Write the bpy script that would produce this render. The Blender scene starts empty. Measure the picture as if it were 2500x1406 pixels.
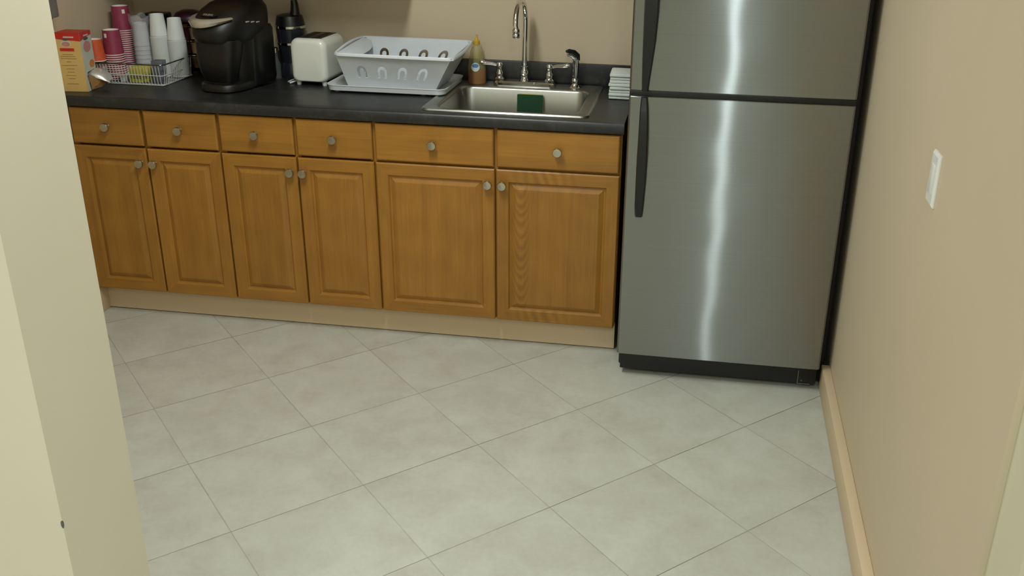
import bpy, bmesh, math, random
from mathutils import Vector, Matrix, geometry
random.seed(7)
PI = math.pi
SC = bpy.context.scene
COL = SC.collection

# ------------------------------------------------------------------ camera
F_PX = 2350.8
CAM = (2.3716, -3.3236, 1.7089)
YAW, PITCH, ROLL = -0.1514, 0.393, 0.0156
cam_d = bpy.data.cameras.new('camera')
cam = bpy.data.objects.new('camera', cam_d); COL.objects.link(cam); SC.camera = cam
cam_d.sensor_fit = 'HORIZONTAL'; cam_d.sensor_width = 36.0
cam_d.lens = F_PX / 2500.0 * 36.0
cam_d.shift_x = -79.48 / 2500.0
cam_d.shift_y = -29.96 / 2500.0
cam_d.clip_start = 0.02; cam_d.clip_end = 50
_f = Vector((math.sin(YAW)*math.cos(PITCH), math.cos(YAW)*math.cos(PITCH), -math.sin(PITCH)))
_r = Vector((math.cos(YAW), -math.sin(YAW), 0)); _u = _r.cross(_f)
_r2 = _r*math.cos(ROLL) + _u*math.sin(ROLL); _u2 = -_r*math.sin(ROLL) + _u*math.cos(ROLL)
cam.matrix_world = Matrix(((_r2.x, _u2.x, -_f.x, CAM[0]), (_r2.y, _u2.y, -_f.y, CAM[1]), (_r2.z, _u2.z, -_f.z, CAM[2]), (0, 0, 0, 1)))

# ------------------------------------------------------------------ world, lights, exposure
w = bpy.data.worlds.new('world'); SC.world = w; w.use_nodes = True
w.node_tree.nodes['Background'].inputs[0].default_value = (0.5, 0.5, 0.45, 1)
w.node_tree.nodes['Background'].inputs[1].default_value = 0.05
SC.view_settings.view_transform = 'Standard'; SC.view_settings.look = 'None'
SC.view_settings.exposure = 0.0; SC.view_settings.gamma = 1.0
SC.view_settings.use_curve_mapping = False

def area(name, loc, sx, sy, power, color, spread=180):
    d = bpy.data.lights.new(name, 'AREA'); d.shape = 'RECTANGLE'; d.size = sx; d.size_y = sy
    d.energy = power; d.color = color; d.spread = math.radians(spread)
    o = bpy.data.objects.new(name, d); COL.objects.link(o); o.location = loc
    return o
LC = (0.95, 1.0, 0.99)
area('kitchen_tube_light', (1.45, -1.08, 2.42), 0.16, 1.0, 29, LC)
area('hall_tube_light', (2.60, -3.35, 2.42), 0.05, 1.3, 22, (0.88, 1.0, 1.04))
area('hall_left_fill', (0.4, -3.8, 2.42), 0.6, 0.6, 34, LC)  # added fill, brightens the wall face left of the opening
area('hall_right_fill', (3.95, -3.8, 2.42), 0.6, 0.6, 8, LC)  # added fill from the right, brightens the jamb

# ------------------------------------------------------------------ materials
def s2l(c):
    return tuple(((v/255.0)/12.92 if v/255.0 <= 0.04045 else ((v/255.0+0.055)/1.055)**2.4) for v in c) + (1.0,)
class NT:
    def __init__(s, name):
        s.m = bpy.data.materials.new(name); s.m.use_nodes = True
        s.t = s.m.node_tree; s.b = s.t.nodes['Principled BSDF']
    def n(s, typ, **kw):
        nd = s.t.nodes.new(typ)
        for k, v in kw.items():
            if hasattr(nd, k): setattr(nd, k, v)
        return nd
    def l(s, a, b): s.t.links.new(a, b)
    def math(s, op, a, b=None, c=None):
        nd = s.t.nodes.new('ShaderNodeMath'); nd.operation = op
        for i, v in enumerate((a, b, c)):
            if v is None: continue
            if isinstance(v, (int, float)): nd.inputs[i].default_value = v
            else: s.l(v, nd.inputs[i])
        return nd.outputs[0]
    def ramp(s, fac, stops):
        nd = s.t.nodes.new('ShaderNodeValToRGB'); e = nd.color_ramp.elements
        while len(e) < len(stops): e.new(0.5)
        for el, (p, c) in zip(e, stops): el.position = p; el.color = c
        s.l(fac, nd.inputs[0]); return nd.outputs[0]
    def coords(s, kind='Object', scale=(1, 1, 1), rnd=False):
        tc = s.t.nodes.new('ShaderNodeTexCoord'); mp = s.t.nodes.new('ShaderNodeMapping')
        mp.inputs['Scale'].default_value = scale; s.l(tc.outputs[kind], mp.inputs[0])
        if rnd:
            oi = s.t.nodes.new('ShaderNodeObjectInfo'); cx = s.t.nodes.new('ShaderNodeCombineXYZ')
            m = s.math('MULTIPLY', oi.outputs['Random'], 40.0)
            for i in range(3): s.l(m, cx.inputs[i])
            s.l(cx.outputs[0], mp.inputs['Location'])
        return mp.outputs[0]
    def noise(s, vec, scale=5, detail=3, rough=0.5, dist=0.0):
        nd = s.t.nodes.new('ShaderNodeTexNoise'); s.l(vec, nd.inputs['Vector'])
        nd.inputs['Scale'].default_value = scale; nd.inputs['Detail'].default_value = detail
        nd.inputs['Roughness'].default_value = rough; nd.inputs['Distortion'].default_value = dist
        return nd.outputs['Fac']
    def bump(s, h, strength=0.2, dist=0.01):
        nd = s.t.nodes.new('ShaderNodeBump'); nd.inputs['Strength'].default_value = strength
        nd.inputs['Distance'].default_value = dist; s.l(h, nd.inputs['Height'])
        s.l(nd.outputs[0], s.b.inputs['Normal'])
    def set(s, **kw):
        for k, v in kw.items(): s.b.inputs[k.replace('_', ' ')].default_value = v
        return s
def lerpc(c, k): return tuple(min(1, v*k) for v in c[:3]) + (1,)

def plain(name, rgb, rough=0.5, metal=0.0, var=0.06, scale=30, bump=0.0, **kw):
    t = NT(name); c = s2l(rgb)
    f = t.noise(t.coords(), scale, 3)
    t.l(t.ramp(f, [(0.3, lerpc(c, 1-var)), (0.7, lerpc(c, 1+var))]), t.b.inputs['Base Color'])
    t.set(Roughness=rough, Metallic=metal)
    if bump: t.bump(f, bump, 0.002)
    for k, v in kw.items(): t.b.inputs[k.replace('_', ' ')].default_value = v
    return t.m

def paint(name, rgb, var=0.025):
    t = NT(name); c = s2l(rgb); v = t.coords('Object')
    f = t.noise(v, 1.6, 4, 0.6)
    t.l(t.ramp(f, [(0.3, lerpc(c, 1-var)), (0.7, lerpc(c, 1+var))]), t.b.inputs['Base Color'])
    t.set(Roughness=0.55); t.bump(t.noise(v, 350, 2), 0.06, 0.001)
    return t.m

def oak(name, vertical=True, cathedral=0.0):
    t = NT(name)
    sc = (18, 18, 0.8) if vertical else (0.8, 18, 18)
    v = t.coords('Object', sc, True)
    g = t.noise(v, 1.1, 5, 0.55, 0.6)
    v2 = t.coords('Object', (220, 220, 6) if vertical else (6, 220, 220), True)
    fine = t.noise(v2, 1.0, 2, 0.6)
    v3 = t.coords('Object', (5, 5, 1.1) if vertical else (1.1, 5, 5), True)
    wv = t.t.nodes.new('ShaderNodeTexWave'); wv.wave_type = 'BANDS'
    wv.bands_direction = 'Z' if vertical else 'X'
    wv.inputs['Scale'].default_value = 1.6; wv.inputs['Distortion'].default_value = 9.0
    wv.inputs['Detail'].default_value = 2.0; wv.inputs['Detail Scale'].default_value = 0.7
    t.l(v3, wv.inputs['Vector'])
    mixf = t.math('MULTIPLY', wv.outputs['Fac'], 0.05)
    if cathedral:
        tc2 = t.t.nodes.new('ShaderNodeTexCoord'); sp2 = t.t.nodes.new('ShaderNodeSeparateXYZ'); t.l(tc2.outputs['Object'], sp2.inputs[0])
        dx = t.math('SUBTRACT', sp2.outputs[0], 1.772)
        wob = t.noise(tc2.outputs['Object'], 9, 2)
        if vertical:
            ph = t.math('ADD', t.math('MULTIPLY', sp2.outputs[2], 150.0), t.math('MULTIPLY', t.math('MULTIPLY', dx, dx), -9000.0))
            mask = t.math('SUBTRACT', 1.0, t.math('MINIMUM', t.math('MULTIPLY', t.math('ABSOLUTE', dx), 22.0), 1.0))
        else:
            ph = t.math('ADD', t.math('MULTIPLY', dx, 170.0), t.math('MULTIPLY', sp2.outputs[2], 60.0))
            mask = t.math('SUBTRACT', 1.0, t.math('MINIMUM', t.math('MULTIPLY', t.math('ABSOLUTE', t.math('SUBTRACT', dx, 0.08)), 6.0), 1.0))
        sn = t.math('SINE', t.math('ADD', ph, t.math('MULTIPLY', wob, 9.0)))
        mixf = t.math('ADD', mixf, t.math('MULTIPLY', t.math('MULTIPLY', sn, mask), cathedral))
    s = t.math('ADD', t.math('MULTIPLY', g, 0.42), t.math('ADD', t.math('MULTIPLY', fine, 0.30), 0.05))
    s = t.math('ADD', s, mixf)
    A, B, Cc = s2l((142, 97, 38)), s2l((160, 112, 42)), s2l((180, 130, 56))
    oi = t.t.nodes.new('ShaderNodeObjectInfo')
    hs = t.t.nodes.new('ShaderNodeHueSaturation')
    t.l(t.ramp(s, [(0.28, A), (0.48, B), (0.72, Cc)]), hs.inputs['Color'])
    tcb = t.t.nodes.new('ShaderNodeTexCoord'); spb = t.t.nodes.new('ShaderNodeSeparateXYZ'); t.l(tcb.outputs['Object'], spb.inputs[0])
    wb = t.t.nodes.new('ShaderNodeTexWhiteNoise'); wb.noise_dimensions = '2D'; cbb = t.t.nodes.new('ShaderNodeCombineXYZ')
    t.l(t.math('FLOOR', t.math('ADD', t.math('DIVIDE', spb.outputs[0 if vertical else 2], 0.052), t.math('MULTIPLY', oi.outputs['Random'], 7.0))), cbb.inputs[0])
    t.l(oi.outputs['Random'], cbb.inputs[1]); t.l(cbb.outputs[0], wb.inputs['Vector'])
    amp = 0.09 if vertical else 0.20
    vv = t.math('ADD', t.math('MULTIPLY', oi.outputs['Random'], 0.10), 0.95 - amp/2)
    t.l(t.math('ADD', vv, t.math('MULTIPLY', wb.outputs['Value'], amp)), hs.inputs['Value'])
    t.l(hs.outputs[0], t.b.inputs['Base Color'])
    t.set(Roughness=0.38); t.b.inputs['Specular IOR Level'].default_value = 0.45
    t.bump(fine, 0.08, 0.001)
    return t.m

def brushed(name, rgb, rough=0.3, horizontal=True, aniso=0.85, wav=0.0):
    t = NT(name); c = s2l(rgb)
    v = t.coords('Object', (1.5, 1.5, 500) if horizontal else (500, 500, 1.5))
    f = t.noise(v, 1.0, 2, 0.6)
    t.l(t.ramp(f, [(0.2, lerpc(c, 0.95)), (0.8, lerpc(c, 1.05))]), t.b.inputs['Base Color'])
    t.set(Metallic=1.0, Roughness=rough, Anisotropic=aniso)
    tg = t.t.nodes.new('ShaderNodeCombineXYZ')
    tg.inputs[2 if horizontal else 0].default_value = 1.0
    t.l(tg.outputs[0], t.b.inputs['Tangent'])
    if wav:
        v2 = t.coords('Object', (2.2, 1.0, 1.5))
        h = t.noise(v2, 1.9, 1, 0.4)
        t.bump(h, wav, 0.05)
    return t.m

M = {}
M['wall'] = paint('beige_wall_paint', (202, 186, 158))
M['cream'] = paint('cream_hall_paint', (226, 218, 196))
M['cream_dim'] = paint('cream_hall_paint_dimmed', (206, 200, 172))  # same hall cream, toned darker to stand for weaker light on this face
M['base'] = paint('baseboard_paint', (212, 190, 156))
M['ceil'] = paint('ceiling_paint', (225, 222, 210))
M['oak_v'] = oak('oak_vertical_grain', True)
M['oak_h'] = oak('oak_horizontal_grain', False)
M['oak_c'] = oak('oak_cathedral_grain', True, 0.13)
M['oak_ch'] = oak('oak_figured_rail', False, 0.13)
M['nickel'] = plain('satin_nickel', (190, 186, 172), 0.28, 1.0, 0.03)
M['chrome'] = plain('chrome', (225, 225, 225), 0.06, 1.0, 0.01)
M['steel'] = brushed('sink_steel', (168, 168, 160), 0.34, True, 0.2)
def fridge_mat():
    # horizontally brushed steel: two anisotropic lobes and very slight door waviness
    t = NT('brushed_fridge_steel'); nt = t.t; nt.nodes.remove(t.b)
    out = [n for n in nt.nodes if n.type == 'OUTPUT_MATERIAL'][0]
    c = s2l((150, 153, 151)); v = t.coords('Object', (1.5, 1.5, 500))
    col = t.ramp(t.noise(v, 1.0, 2, 0.6), [(0.2, lerpc(c, 0.95)), (0.8, lerpc(c, 1.05))])
    tg = nt.nodes.new('ShaderNodeCombineXYZ'); tg.inputs[0].default_value = 1.0
    bp = nt.nodes.new('ShaderNodeBump'); bp.inputs['Strength'].default_value = 1.0; bp.inputs['Distance'].default_value = 0.0016
    t.l(t.noise(t.coords('Object', (1.0, 1.0, 1.25)), 3.4, 1, 0.5), bp.inputs['Height'])
    sh = []
    for rough, an in ((0.205, 0.88), (0.32, 0.68)):
        g = nt.nodes.new('ShaderNodeBsdfAnisotropic'); g.distribution = 'GGX'
        g.inputs['Roughness'].default_value = rough; g.inputs['Anisotropy'].default_value = an
        t.l(col, g.inputs['Color']); t.l(tg.outputs[0], g.inputs['Tangent']); t.l(bp.outputs[0], g.inputs['Normal']); sh.append(g)
    mx = nt.nodes.new('ShaderNodeMixShader'); mx.inputs[0].default_value = 0.5
    t.l(sh[0].outputs[0], mx.inputs[1]); t.l(sh[1].outputs[0], mx.inputs[2]); t.l(mx.outputs[0], out.inputs[0])
    return t.m
M['fridge'] = fridge_mat()
M['blackp'] = plain('black_plastic', (13, 14, 15), 0.35, 0, 0.1)
M['blackg'] = plain('glossy_black_plastic', (13, 12, 10), 0.42, 0, 0.1)
M['blackm'] = plain('matte_black', (14, 15, 16), 0.6, 0, 0.1)
M['silver'] = plain('silver_plastic', (196, 190, 176), 0.25, 0.5, 0.02)
M['white'] = plain('white_plastic', (212, 214, 208), 0.3, 0, 0.02)
M['toast'] = plain('toaster_enamel', (222, 224, 212), 0.22, 0, 0.01)
M['rack'] = plain('rack_plastic', (210, 216, 220), 0.35, 0, 0.02)
M['foam'] = plain('foam', (228, 232, 228), 0.55, 0, 0.02)
M['maroon'] = plain('maroon_paper', (146, 54, 80), 0.5, 0, 0.12, 60)
M['orange'] = plain('orange_paper', (214, 92, 52), 0.5, 0, 0.12, 60)
M['rimw'] = plain('cup_rim_white', (236, 222, 212), 0.45, 0, 0.02)
M['cardboard'] = plain('kraft_cardboard', (150, 112, 62), 0.8, 0, 0.08, 80)
M['box_y'] = plain('carton_yellow', (214, 178, 108), 0.45, 0, 0.04, 20)
M['box_r'] = plain('carton_red', (198, 40, 34), 0.45, 0, 0.04, 20)
M['box_w'] = plain('carton_white', (196, 200, 184), 0.45, 0, 0.04, 20)
M['box_p'] = plain('carton_pink', (196, 132, 128), 0.5, 0, 0.1, 90)
M['box_o'] = plain('carton_orange', (206, 128, 60), 0.5, 0, 0.1, 60)
M['ink'] = plain('print_ink', (150, 120, 70), 0.6, 0, 0.2, 200)
M['inkd'] = plain('dark_ink', (70, 84, 88), 0.6, 0, 0.2, 200)
M['yellow'] = plain('tea_packet_yellow', (190, 180, 70), 0.4, 0, 0.1, 60)
M['greyb'] = plain('grey_plastic', (96, 98, 100), 0.5, 0, 0.08)
M['duskblue'] = plain('dusk_blue_packet', (88, 92, 100), 0.5, 0, 0.1)
M['sponge_g'] = plain('green_scourer', (26, 66, 38), 0.95, 0, 0.25, 400, 0.6)
M['sponge_y'] = plain('yellow_sponge', (196, 186, 70), 0.9, 0, 0.1, 200, 0.4)
M['paper'] = plain('paper_towel', (214, 220, 212), 0.85, 0, 0.03, 120, 0.2)
M['plum'] = plain('plum_plastic', (52, 24, 34), 0.35, 0, 0.1)
M['navy'] = plain('dark_navy_gloss', (30, 32, 38), 0.2, 0, 0.1)
M['tan'] = plain('tan_pod', (150, 118, 76), 0.5, 0, 0.1)
M['capy'] = plain('yellow_cap', (196, 160, 50), 0.35, 0, 0.05)
M['labelb'] = plain('blue_label', (86, 136, 176), 0.4, 0, 0.1, 60)
M['labelw'] = plain('white_label', (216, 222, 226), 0.4, 0, 0.03)
M['switch'] = plain('switch_plate_white', (222, 222, 214), 0.3, 0, 0.01)
M['gap'] = plain('dark_joint', (40, 34, 26), 0.9, 0, 0.2)

t = NT('foil_pouch'); t.set(Metallic=0.6, Roughness=0.35); t.b.inputs['Base Color'].default_value = s2l((222, 222, 214))
t.bump(t.noise(t.coords('Object'), 40, 3), 0.5, 0.004); M['foil'] = t.m
def clear(name, rgb, rough=0.08, alpha=None, trans=0.9):
    t = NT(name); t.set(Roughness=rough); t.b.inputs['Base Color'].default_value = s2l(rgb)
    t.b.inputs['Transmission Weight'].default_value = trans; t.b.inputs['IOR'].default_value = 1.2
    if alpha is not None: t.b.inputs['Alpha'].default_value = alpha
    t.bump(t.noise(t.coords('Object'), 60, 2), 0.1, 0.002)
    return t.m
M['clearp'] = clear('clear_plastic', (240, 242, 244), 0.2, 0.36, 0.0)
M['bag'] = clear('clear_bag', (235, 235, 240), 0.15, 0.22, 0.1)
M['sleeve'] = clear('milky_sleeve', (232, 236, 232), 0.35, 0.62, 0.0)
M['soapb'] = clear('soap_bottle_plastic', (214, 206, 140), 0.08, 0.45, 0.5)
M['soapl'] = clear('orange_soap', (170, 46, 14), 0.08, None, 0.35)
M['glass'] = clear('clear_glass', (205, 215, 205), 0.04, 0.4, 0.8)

# floor: diagonal square tiles with thin grout; darker joints one way
def floor_mat():
    t = NT('ceramic_floor_tiles')
    TH, S, OX, OY = 0.767, 0.4041, 0.9102, -0.4045
    tc = t.t.nodes.new('ShaderNodeTexCoord'); sp = t.t.nodes.new('ShaderNodeSeparateXYZ'); t.l(tc.outputs['Object'], sp.inputs[0])
    x = t.math('SUBTRACT', sp.outputs[0], OX); y = t.math('SUBTRACT', sp.outputs[1], OY)
    c, s = math.cos(TH), math.sin(TH)
    i = t.math('DIVIDE', t.math('ADD', t.math('MULTIPLY', x, c), t.math('MULTIPLY', y, s)), S)
    j = t.math('DIVIDE', t.math('SUBTRACT', t.math('MULTIPLY', x, s), t.math('MULTIPLY', y, c)), S)
    def dist(q):
        fr = t.math('FRACT', t.math('ADD', q, 0.5)); return t.math('MULTIPLY', t.math('ABSOLUTE', t.math('SUBTRACT', fr, 0.5)), S)
    di, dj = dist(i), dist(j)
    gi = t.math('SUBTRACT', 1.0, t.math('SMOOTH_MIN', 1.0, t.math('DIVIDE', di, 0.0026), 0.15))
    gj = t.math('SUBTRACT', 1.0, t.math('SMOOTH_MIN', 1.0, t.math('DIVIDE', dj, 0.0020), 0.15))
    gi = t.math('MAXIMUM', gi, 0.0); gj = t.math('MAXIMUM', gj, 0.0)
    # per-tile random
    cb = t.t.nodes.new('ShaderNodeCombineXYZ')
    t.l(t.math('FLOOR', i), cb.inputs[0]); t.l(t.math('FLOOR', j), cb.inputs[1])
    wn = t.t.nodes.new('ShaderNodeTexWhiteNoise'); t.l(cb.outputs[0], wn.inputs['Vector'])
    add = t.t.nodes.new('ShaderNodeVectorMath'); add.operation = 'MULTIPLY_ADD'
    t.l(wn.outputs['Color'], add.inputs[0]); add.inputs[1].default_value = (9, 9, 9); t.l(tc.outputs['Object'], add.inputs[2])
    n1 = t.noise(add.outputs[0], 7, 6, 0.62, 0.4); n2 = t.noise(add.outputs[0], 60, 3, 0.6)
    f = t.math('ADD', t.math('MULTIPLY', n1, 0.75), t.math('MULTIPLY', n2, 0.25))
    f = t.math('ADD', f, t.math('MULTIPLY', t.math('SUBTRACT', wn.outputs['Value'], 0.5), 0.06))
    tile = t.ramp(f, [(0.30, s2l((180, 178, 164))), (0.5, s2l((190, 191, 178))), (0.72, s2l((200, 202, 190)))])
    # grout darkness varies along the joint
    nv = t.noise(tc.outputs['Object'], 2.3, 2)
    nvj = t.math('MULTIPLY', t.math('MULTIPLY', gj, 0.95), t.math('MINIMUM', t.math('MULTIPLY', nv, 1.6), 1.0))
    nvi = t.math('MULTIPLY', gi, t.math('MULTIPLY', nv, 0.62))
    g = t.math('MAXIMUM', nvj, nvi)
    mx = t.t.nodes.new('ShaderNodeMix'); mx.data_type = 'RGBA'
    t.l(g, mx.inputs['Factor']); t.l(tile, mx.inputs[6]); mx.inputs[7].default_value = s2l((60, 56, 46))
    t.l(mx.outputs[2], t.b.inputs['Base Color'])
    t.set(Roughness=0.42); t.b.inputs['Specular IOR Level'].default_value = 0.4
    t.bump(t.math('SUBTRACT', t.math('MULTIPLY', n2, 0.05), t.math('MAXIMUM', gi, gj)), 0.25, 0.002)
    return t.m
M['floor'] = floor_mat()

def counter_mat():
    t = NT('black_laminate'); v = t.coords('Object')
    f = t.math('ADD', t.math('MULTIPLY', t.noise(v, 9, 5, 0.65, 0.8), 0.7), t.math('MULTIPLY', t.noise(v, 70, 3), 0.3))
    t.l(t.ramp(f, [(0.35, s2l((22, 23, 23))), (0.52, s2l((33, 34, 34))), (0.72, s2l((60, 59, 57)))]), t.b.inputs['Base Color'])
    t.set(Roughness=0.40); t.b.inputs['Specular IOR Level'].default_value = 0.6; return t.m
M['counter'] = counter_mat()

# ------------------------------------------------------------------ mesh helpers
class MB:
    def __init__(s): s.bm = bmesh.new(); s.mi = 0
    def _tag(s, faces):
        for f in faces: f.material_index = s.mi
    def box(s, a, b, bev=0.0, seg=2):
        x0, y0, z0 = a; x1, y1, z1 = b
        r = bmesh.ops.create_cube(s.bm, size=1.0); vs = r['verts']
        for v in vs:
            v.co = Vector(((x0+x1)/2 + v.co.x*(x1-x0), (y0+y1)/2 + v.co.y*(y1-y0), (z0+z1)/2 + v.co.z*(z1-z0)))
        fs = set(f for v in vs for f in v.link_faces)
        if bev:
            es = set(e for v in vs for e in v.link_edges)
            rr = bmesh.ops.bevel(s.bm, geom=list(es), offset=bev, segments=seg, profile=0.5, affect='EDGES')
            fs = set(rr['faces']) | set(f for f in fs if f.is_valid)
        s._tag(fs); return s
    def obox(s, p, q, r, t_):
        """box around segment p->q of half sizes r (x-ish) and t_ (other)"""
        p, q = Vector(p), Vector(q); d = (q-p); L = d.length; d.normalize()
        rot = d.to_track_quat('Z', 'Y').to_matrix()
        res = bmesh.ops.create_cube(s.bm, size=1.0)
        for v in res['verts']:
            v.co = rot @ Vector((v.co.x*2*r, v.co.y*2*t_, v.co.z*L)) + (p+q)/2
        s._tag(set(f for v in res['verts'] for f in v.link_faces)); return s
    def loft(s, rings, cap0=True, cap1=True):
        rv = [[s.bm.verts.new(p) for p in r] for r in rings]; n = len(rv[0]); fs = []
        for a, b in zip(rv[:-1], rv[1:]):
            for k in range(n):
                try: fs.append(s.bm.faces.new((a[k], a[(k+1) % n], b[(k+1) % n], b[k])))
                except ValueError: pass
        if cap0: fs.append(s.bm.faces.new(list(reversed(rv[0]))))
        if cap1: fs.append(s.bm.faces.new(rv[-1]))
        s._tag(fs); return s
    def lathe(s, prof, c=(0, 0, 0), n=28, sx=1.0, sy=1.0, mat=None):
        rings = []
        for r, z in prof:
            rings.append([Vector((c[0]+max(r, 1e-4)*sx*math.cos(2*PI*k/n), c[1]+max(r, 1e-4)*sy*math.sin(2*PI*k/n), c[2]+z)) for k in range(n)])
        if mat is not None:
            rings = [[mat @ p for p in r] for r in rings]
        return s.loft(rings, True, True)
    def tube(s, pts, rad, n=10, closed=False):
        pts = [Vector(p) for p in pts]; N = len(pts)
        if not isinstance(rad, (list, tuple)): rad = [rad]*N
        rings = []; prev = None
        for i, p in enumerate(pts):
            if closed: d = pts[(i+1) % N] - pts[(i-1) % N]
            else: d = pts[min(i+1, N-1)] - pts[max(i-1, 0)]
            d.normalize()
            if prev is None:
                a = Vector((0, 0, 1)) if abs(d.z) < 0.9 else Vector((1, 0, 0))
                u = d.cross(a).normalized()
            else:
                u = (prev - d*prev.dot(d)).normalized()
            prev = u; v = d.cross(u)
            rings.append([p + (u*math.cos(2*PI*k/n) + v*math.sin(2*PI*k/n))*rad[i] for k in range(n)])
        if closed:
            rings.append(rings[0]); return s.loft(rings, False, False)
        return s.loft(rings)
    def plate(s, outer, holes, mapf, thick):
        """flat polygon with holes in (u,w); mapf(u,w,t)->Vector; t in 0..thick"""
        polys = [[Vector((u, v, 0)) for u, v in outer]] + [[Vector((u, v, 0)) for u, v in h] for h in holes]
        tris = geometry.tessellate_polygon(polys); flat = [p for pl in polys for p in pl]
        fr = [s.bm.verts.new(mapf(p.x, p.y, 0.0)) for p in flat]; bk = [s.bm.verts.new(mapf(p.x, p.y, thick)) for p in flat]
        fs = []
        for a, b, c in tris:
            fs.append(s.bm.faces.new((fr[a], fr[b], fr[c]))); fs.append(s.bm.faces.new((bk[c], bk[b], bk[a])))
        k = 0
        for pl in polys:
            n = len(pl)
            for i in range(n):
                a, b = k+i, k+(i+1) % n
                fs.append(s.bm.faces.new((fr[a], bk[a], bk[b], fr[b])))
            k += n
        s._tag(fs); return s
    def build(s, name, mats, parent=None, loc=(0, 0, 0), rotz=0.0, smooth=40, rot=None):
        bmesh.ops.remove_doubles(s.bm, verts=s.bm.verts, dist=1e-6)
        bmesh.ops.recalc_face_normals(s.bm, faces=s.bm.faces)
        me = bpy.data.meshes.new(name); s.bm.to_mesh(me); s.bm.free()
        if not isinstance(mats, (list, tuple)): mats = [mats]
        for m in mats: me.materials.append(M[m] if isinstance(m, str) else m)
        if smooth:
            me.polygons.foreach_set('use_smooth', [True]*len(me.polygons))
            me.set_sharp_from_angle(angle=math.radians(smooth))
        o = bpy.data.objects.new(name, me); COL.objects.link(o)
        o.location = loc; o.rotation_euler = rot if rot else (0, 0, rotz)
        if parent: o.parent = parent
        return o

def tag(o, label=None, cat=None, group=None, kind=None):
    if label: o['label'] = label
    if cat: o['category'] = cat
    if group: o['group'] = group
    if kind: o['kind'] = kind
    return o
def thing(name, label, cat, loc=(0, 0, 0), rotz=0.0, group=None, rot=None):
    o = bpy.data.objects.new(name, None); COL.objects.link(o); o.empty_display_size = 0.05
    o.location = loc; o.rotation_euler = rot if rot else (0, 0, rotz)
    return tag(o, label, cat, group)
def copy_tree(o, parent=None):
    c = o.copy(); COL.objects.link(c)
    if parent: c.parent = parent
    for ch in list(o.children): copy_tree(ch, c)
    return c
def struct(name, mb, m, label, cat, **kw):
    return tag(mb.build(name, m, **kw), label, cat, kind='structure')
def rrect(x0, y0, x1, y1, r, z, n=6):
    pts = []
    for cx, cy, a0 in ((x1-r, y1-r, 0), (x0+r, y1-r, PI/2), (x0+r, y0+r, PI), (x1-r, y0+r, 1.5*PI)):
        for k in range(n+1):
            a = a0 + PI/2*k/n; pts.append(Vector((cx+r*math.cos(a), cy+r*math.sin(a), z)))
    return pts

# ------------------------------------------------------------------ the room
WY = 0.635            # back wall face
LX = -0.045           # left wall face
ZT = 0.914            # countertop top
CEIL = 2.45
struct('floor', MB().box((-2.5, -5.0, -0.06), (4.6, 0.78, 0.0)), 'floor', 'pale grey ceramic tile floor laid on the diagonal with thin grout lines', 'floor')
struct('ceiling', MB().box((-2.5, -5.0, CEIL), (4.6, 0.78, CEIL+0.1)), 'ceil', 'off-white ceiling above the kitchen and hall', 'ceiling')
struct('wall_back', MB().box((-0.2, WY, 0.0), (3.2, WY+0.14, CEIL)), 'wall', 'beige painted wall behind the sink and countertop', 'wall')
struct('wall_left', MB().box((LX-0.14, -1.68, 0.0), (LX, WY, CEIL)), 'wall', 'beige wall at the left end of the countertop', 'wall')
WR = math.atan(0.0165)
m_ = MB().box((0, -1.757, 0.0), (0.14, 0.83, CEIL))
struct('wall_right', m_, 'wall', 'beige wall with a white switch plate to the right of the refrigerator', 'wall', loc=(2.928, -0.165, 0), rotz=-WR)
m_ = MB().box((-0.030, -1.752, 0.0), (0.0, 0.056, 0.094), 0.003)
struct('baseboard_right', m_, 'base', 'beige wooden baseboard along the right wall, starting beside the refrigerator', 'baseboard', loc=(2.928, -0.165, 0), rotz=-WR)
struct('baseboard_left', MB().box((LX, -1.6, 0.0), (0.002, 0.062, 0.112), 0.003), 'base', 'short beige baseboard at the left wall beside the first cabinet', 'baseboard')
m_ = MB().box((0.0, 0.0608, 0.004), (2.134, 0.078, 0.1165)); m_.mi = 1; m_.box((0.0, 0.066, 0.0), (2.134, 0.074, 0.004))
struct('baseboard_back', m_, ['base', 'gap'], 'beige baseboard running under the row of oak cabinets', 'baseboard')
# hall partition with the opening
m_ = MB().box((-2.5, -1.92, 0.0), (1.202, -1.68, CEIL))
def jamb_mat():
    t = NT('cream_jamb_paint'); c = s2l((226, 218, 196)); v = t.coords('Object')
    f = t.noise(v, 1.6, 4, 0.6)
    col = t.ramp(f, [(0.3, lerpc(c, 0.975)), (0.7, lerpc(c, 1.025))])
    ds = t.t.nodes.new('ShaderNodeVectorMath'); ds.operation = 'DISTANCE'
    mp = t.coords('Object', (1, 1, 0.45)); t.l(mp, ds.inputs[0]); ds.inputs[1].default_value = (1.202, -1.92, 0.512*0.45)
    k = t.math('LESS_THAN', ds.outputs['Value'], 0.0042)
    mx = t.t.nodes.new('ShaderNodeMix'); mx.data_type = 'RGBA'; t.l(k, mx.inputs['Factor']); t.l(col, mx.inputs[6]); mx.inputs[7].default_value = s2l((96, 100, 88))
    t.l(mx.outputs[2], t.b.inputs['Base Color']); t.set(Roughness=0.55); t.bump(t.noise(v, 350, 2), 0.06, 0.001)
    return t.m
struct('wall_front', m_, [jamb_mat()], 'cream end of the hall wall on the left side of the opening', 'wall')
struct('wall_hall', MB().box((2.911, -2.05, 0.0), (4.6, -1.9215, CEIL)), 'cream_dim', 'cream hall wall face at the right side of the opening', 'wall')
struct('wall_hall_back', MB().box((-2.5, -5.0, 0.0), (4.6, -4.9, CEIL)), 'cream', 'cream hall wall opposite the kitchen opening', 'wall')
struct('wall_hall_left', MB().box((-2.5, -4.9, 0.0), (-2.4, -1.92, CEIL)), 'cream', 'cream far end wall of the hall', 'wall')
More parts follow.
